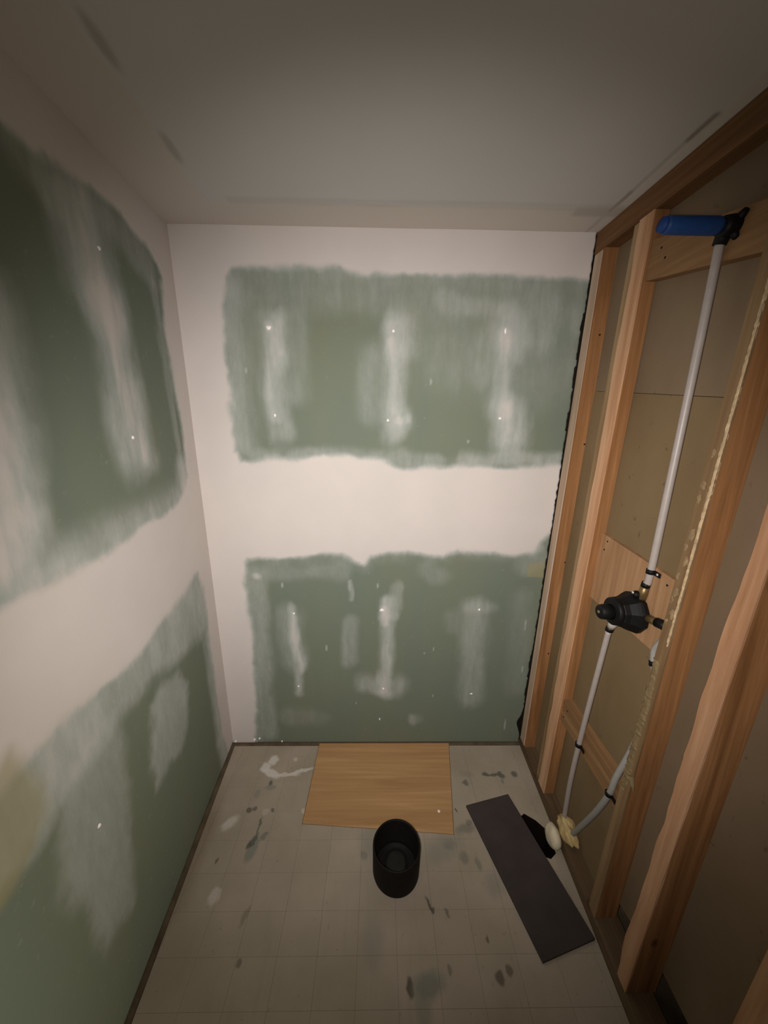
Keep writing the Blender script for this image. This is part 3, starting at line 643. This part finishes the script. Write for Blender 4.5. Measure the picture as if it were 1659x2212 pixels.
# ------------------------------------------------------------------ plumbing
def pipe(name, pts, r, m, label, parent=None):
    p = spline([RW(*q) for q in pts], 8)
    V, Fc = ring_tube(p, r, 16)
    o = mesh(name, V, Fc, m, parent, True)
    if label: tag(o, label, 'pipe', 'white plastic water pipes in the stud wall')
    return o
RP = 0.0082
up = pipe('water_pipe', [(-0.5015, 1.836, -0.002), (-0.503, 1.60, 0.0055), (-0.505, 1.35, 0.012), (-0.506, 1.088, 0.0185), (-0.5015, 1.052, 0.0185)], RP*1.05, M_PEX,
          'long white plastic pipe rising from the shower valve to the black elbow')
lw = pipe('water_pipe', [(-0.4285, 0.868, 0.001), (-0.4195, 0.67, 0.0), (-0.4078, 0.4258, 0.0005), (-0.398, 0.255, 0.006), (-0.391, 0.055, 0.018)], RP*0.95, M_PEX,
          'straight white plastic pipe running down from the shower valve to the foam at the floor')
sd = pipe('water_pipe', [(-0.585, 0.958, 0.030), (-0.578, 0.93, 0.029), (-0.5665, 0.90, 0.028), (-0.569, 0.872, 0.029), (-0.583, 0.82, 0.031), (-0.588, 0.70, 0.03), (-0.586, 0.60, 0.018), (-0.579, 0.50, 0.002), (-0.573, 0.436, 0.0005), (-0.540, 0.325, 0.004), (-0.480, 0.170, 0.012), (-0.437, 0.072, 0.022)], RP, M_PEXG,
          'curved grey white plastic pipe bending from behind the third stud to the foam')
V, Fc = ring_tube([RW(-0.5695, 0.868, 0.029), RW(-0.573, 0.856, 0.0292)], RP*1.25, 14); mesh('crimp_ring', V, Fc, M_BLK, sd, True)['label'] = 'black crimp ring'

# shower elbow with the blue taped stub reaching into the room
el = empty('shower_elbow', RW(-0.515, 1.852, 0.0))
tag(el, 'black shower elbow on the upper block with a blue taped pipe stub', 'pipe elbow')
def child(name, V, Fc, m, root, smooth=True, lab=None):
    V = [Vector(p)-root.location for p in V]
    o = mesh(name, V, Fc, m, root, smooth)
    if lab: o['label'] = lab
    return o
ec = RW(-0.515, 1.852, 0.0)
V, Fc = lathe(ec+Vector((0.010, 0, 0)), (-1, 0, 0), [(0, 0.020), (0.010, 0.021), (0.020, 0.0195), (0.028, 0.018)], 20); child('elbow_body', V, Fc, M_BLK, el)
V, Fc = ring_tube([ec+Vector((0, 0.004, 0.002)), ec+Vector((-0.002, 0.010, -0.012)), ec+Vector((-0.003, 0.014, -0.028))], [0.014, 0.0135, 0.0125], 16); child('elbow_socket', V, Fc, M_BLK, el)
for dy, dz in ((-0.026, 0.018), (0.022, 0.010), (-0.014, -0.026)):
    pts = [(0.0, dy*0.4, dz*0.4)]
    a = ec+Vector((0.004, dy*0.35, dz*0.35)); b = ec+Vector((0.004, dy, dz))
    V, Fc = ring_tube([a, (a+b)/2, b], [0.0095, 0.008, 0.0055], 8); child('mounting_ear', V, Fc, M_BLK, el)
pts = [ec+Vector((-0.020, 0, 0)), ec+Vector((-0.030, 0, 0)), ec+Vector((-0.09, 0.002, 0.0005)), ec+Vector((-0.128, 0.003, 0.001)), ec+Vector((-0.134, 0.003, 0.001))]
V, Fc = ring_tube(pts, [0.0145, 0.0165, 0.0165, 0.016, 0.0145], 22); st = child('taped_stub', V, Fc, M_BLUE, el, True, 'blue tape wrapped around the pipe stub')
V, Fc = ring_tube([ec+Vector((-0.130, 0.003, 0.001)), ec+Vector((-0.142, 0.003, 0.002))], [0.0145, 0.013], 18); child('taped_end', V, Fc, plain('dark_blue_tape', (0.012, 0.04, 0.16), 0.6, 0.2), el)

# shower valve
va = empty('shower_valve', RW(-0.478, 0.956, 0.03))
tag(va, 'black shower mixing valve under a round plastic guard on the plywood backer', 'valve')
vc = RW(-0.478, 0.956, 0.0)
V, Fc = lathe(vc+Vector((0.030, 0, 0)), (-1, 0, 0), [(0, 0.050), (0.006, 0.056), (0.016, 0.057), (0.022, 0.055), (0.030, 0.051), (0.044, 0.043), (0.056, 0.040), (0.060, 0.037)], 10)
g = child('guard', V, Fc, M_BLK, va, False); bevel_sharp(g, 0.003, 3)
V, Fc = lathe(vc+Vector((-0.028, 0, 0.002)), (-1, 0, 0), [(0, 0.037), (0.004, 0.0385), (0.012, 0.0375), (0.014, 0.034)], 28); child('guard_cap', V, Fc, M_BLK, va)
V, Fc = lathe(vc+Vector((-0.040, 0, 0)), (-1, 0, 0), [(0, 0.021), (0.020, 0.021), (0.032, 0.0195), (0.035, 0.017)], 22); child('stem', V, Fc, M_BLK, va)
V, Fc = lathe(vc+Vector((-0.0745, 0, 0)), (-1, 0, 0), [(0, 0.005), (0.004, 0.0045)], 12); child('stem_tip', V, Fc, M_BRASS, va, True, 'small brass stem tip')
V, Fc = ring_tube([vc+Vector((0.012, -0.012, 0.052)), vc+Vector((0.004, -0.016, 0.066))], [0.009, 0.0075], 10); ear = child('guard_ear', V, Fc, M_BLK, va)
V, Fc = lathe(vc+Vector((-0.003, -0.015, 0.066)), (-1, 0, 0), [(0, 0.0038), (0.002, 0.003)], 10); child('screw', V, Fc, M_CHROME, va, True, 'bright screw in the guard ear')
V, Fc = ring_tube([RW(-0.488, 0.985, 0.022), RW(-0.496, 1.02, 0.02), RW(-0.500, 1.046, 0.0185)], [0.012, 0.0115, 0.0105], 14); child('outlet_fitting', V, Fc, M_BRASS, va, True, 'dull brass fitting on top')
V, Fc = ring_tube([RW(-0.4995, 1.042, 0.0185), RW(-0.5015, 1.054, 0.0183)], RP*1.3, 16); child('crimp_ring', V, Fc, M_BLK, va)
V, Fc = ring_tube([RW(-0.444, 0.918, 0.004), RW(-0.437, 0.893, 0.002), RW(-0.4325, 0.879, 0.001)], [0.0125, 0.0115, 0.0098], 16); child('inlet_fitting', V, Fc, M_CHROME, va, True, 'bright metal fitting below')
V, Fc = ring_tube([RW(-0.431, 0.878, 0.001), RW(-0.4285, 0.866, 0.001)], RP*1.3, 16); child('crimp_ring', V, Fc, M_BLK, va)
V, Fc = ring_tube([RW(-0.515, 0.964, 0.022), RW(-0.548, 0.970, 0.022), RW(-0.562, 0.972, 0.023)], [0.011, 0.0105, 0.0095], 14); child('side_fitting', V, Fc, M_BRASS, va, True, 'dull brass fitting towards the third stud')
V, Fc = ring_tube([RW(-0.558, 0.972, 0.0225), RW(-0.574, 0.975, 0.024), RW(-0.584, 0.974, 0.026)], [0.0125, 0.0125, 0.012], 14); child('side_elbow', V, Fc, M_BLK, va, True)

# pipe clips
def clip_obj(y, z, w_, tilt, label, ear=1, wood=0.031, bright=True):
    root = empty('pipe_clip', RW(y, z, wood)); tag(root, label, 'pipe clip', 'black clips on the water pipes')
    t = Vector((0, math.sin(tilt), math.cos(tilt))); n = Vector((-1, 0, 0)); s = t.cross(n)
    c = RW(y, z, w_); r = RP*1.32; V = []; Fc = []; K = 16
    for h in (-0.006, 0.006):
        for rr in (r, r-0.0026):
            for k_ in range(K+1):
                an = math.radians(-20+220*k_/K)
                V.append(c+t*h+s*math.cos(an)*rr+n*math.sin(an)*rr)
    M_ = K+1
    for k_ in range(K):
        Fc += [(k_, k_+1, 2*M_+k_+1, 2*M_+k_), (M_+k_, M_+k_+1, 3*M_+k_+1, 3*M_+k_), (k_, k_+1, M_+k_+1, M_+k_), (2*M_+k_, 2*M_+k_+1, 3*M_+k_+1, 3*M_+k_)]
    Fc += [(0, M_, 3*M_, 2*M_), (K, M_+K, 3*M_+K, 2*M_+K)]
    child('band', V, Fc, M_BLK, root)
    sgn = -1.0                                             # the ear points towards the camera
    d = Vector((0, sgn, 0))
    a = c+d*(r-0.001); b = c+d*(r+0.017)
    q = [a+t*0.006, b+t*0.004, b-t*0.007, a-t*0.006]; thn = n*0.0035
    off = Vector((wood-w_-0.004, 0, 0))
    V = [p+off*0.5 for p in q]+[p+off*0.5+thn for p in q]
    child('ear', V, [(0, 1, 2, 3), (4, 5, 6, 7), (0, 1, 5, 4), (1, 2, 6, 5), (2, 3, 7, 6), (3, 0, 4, 7)], M_BLK, root, False)
    V, Fc = lathe(c+d*(r+0.010)+off*0.5+thn*0.9, (-1, 0, 0), [(0, 0.0036), (0.0016, 0.0028)], 10)
    child('screw', V, Fc, M_CHROME if bright else M_DARK, root, True, 'bright screw head' if bright else None)
    return root
clip_obj(-0.506, 1.088, 0.0185, 0.0, 'black pipe clip with bright screw just above the shower valve', wood=0.031)
clip_obj(-0.4078, 0.428, 0.0003, 0.06, 'black pipe clip holding the straight pipe on the lower block', wood=0.010, bright=False)
clip_obj(-0.5725, 0.434, 0.0005, 0.22, 'black pipe clip holding the curved pipe near the third stud', wood=0.010, bright=False)

# foam around the pipes
def blob(name, c, sc, m, seed, label, amp, half=None):
    bm = bmesh.new(); bmesh.ops.create_icosphere(bm, subdivisions=4, radius=1.0)
    for v_ in bm.verts:
        p = v_.co.copy(); k_ = 1+amp*(float(fbm(np.array(p.x*1.7+p.z*1.1+9), np.array(p.y*1.7-p.z*0.8+5), seed))-0.5)*2
        v_.co = Vector((p.x*sc[0], p.y*sc[1], p.z*sc[2]))*k_
        if half is not None and v_.co.x > half: v_.co.x = half
        if v_.co.z < -c[2]+0.001: v_.co.z = -c[2]+0.001
    bmesh.ops.translate(bm, verts=bm.verts, vec=c); o = from_bm(name, bm, m, None, True)
    return tag(o, label, 'foam')
blob('foam_dome', (Rx(-0.412, 0.03)-0.024, -0.412, 0.030), (0.024, 0.040, 0.036), M_FOAMW, 4, 'smooth pale foam dome bulging over the dark floor hole', 0.12, half=0.018)
blob('foam_lump', (Rx(-0.42, 0.05)+0.024, -0.418, 0.066), (0.026, 0.048, 0.030), M_FOAM, 8, 'rough yellow foam lump on the bottom plate where two pipes enter', 0.55)

# black drain pipe standing on the floor
can = empty('drain_pipe', (0.763, -0.486, 0.0))
tag(can, 'short black round plastic drain pipe standing upright on the tiled floor', 'pipe')
R0 = 0.078; Ht = 0.112
V, Fc = lathe((0, 0, 0.0003), (0, 0, 1), [(0, R0*0.985), (0.004, R0*0.995), (Ht-0.003, R0), (Ht, R0-0.0015), (Ht, R0-0.005), (Ht-0.004, R0-0.006), (0.030, R0-0.006), (0.025, R0-0.010), (0.0, R0-0.010)], 48, close=True)
mesh('pipe_wall', V, Fc, M_BLKIN, can, True)
V, Fc = lathe((0, 0, 0.014), (0, 0, 1), [(0, R0-0.0105), (0.010, R0-0.0105), (0.010, 0.058), (0.004, 0.056), (0.004, 0.046)], 40); mesh('inner_seal', V, Fc, M_BLKIN, can, True)
V, Fc = lathe((0, 0, 0.016), (0, 0, 1), [(0, 0.036), (0.012, 0.036), (0.020, 0.032), (0.024, 0.024), (0.024, 0.004)], 40); mesh('test_plug', V, Fc, M_PLUG, can, True)['label'] = 'grey plug inside the pipe'
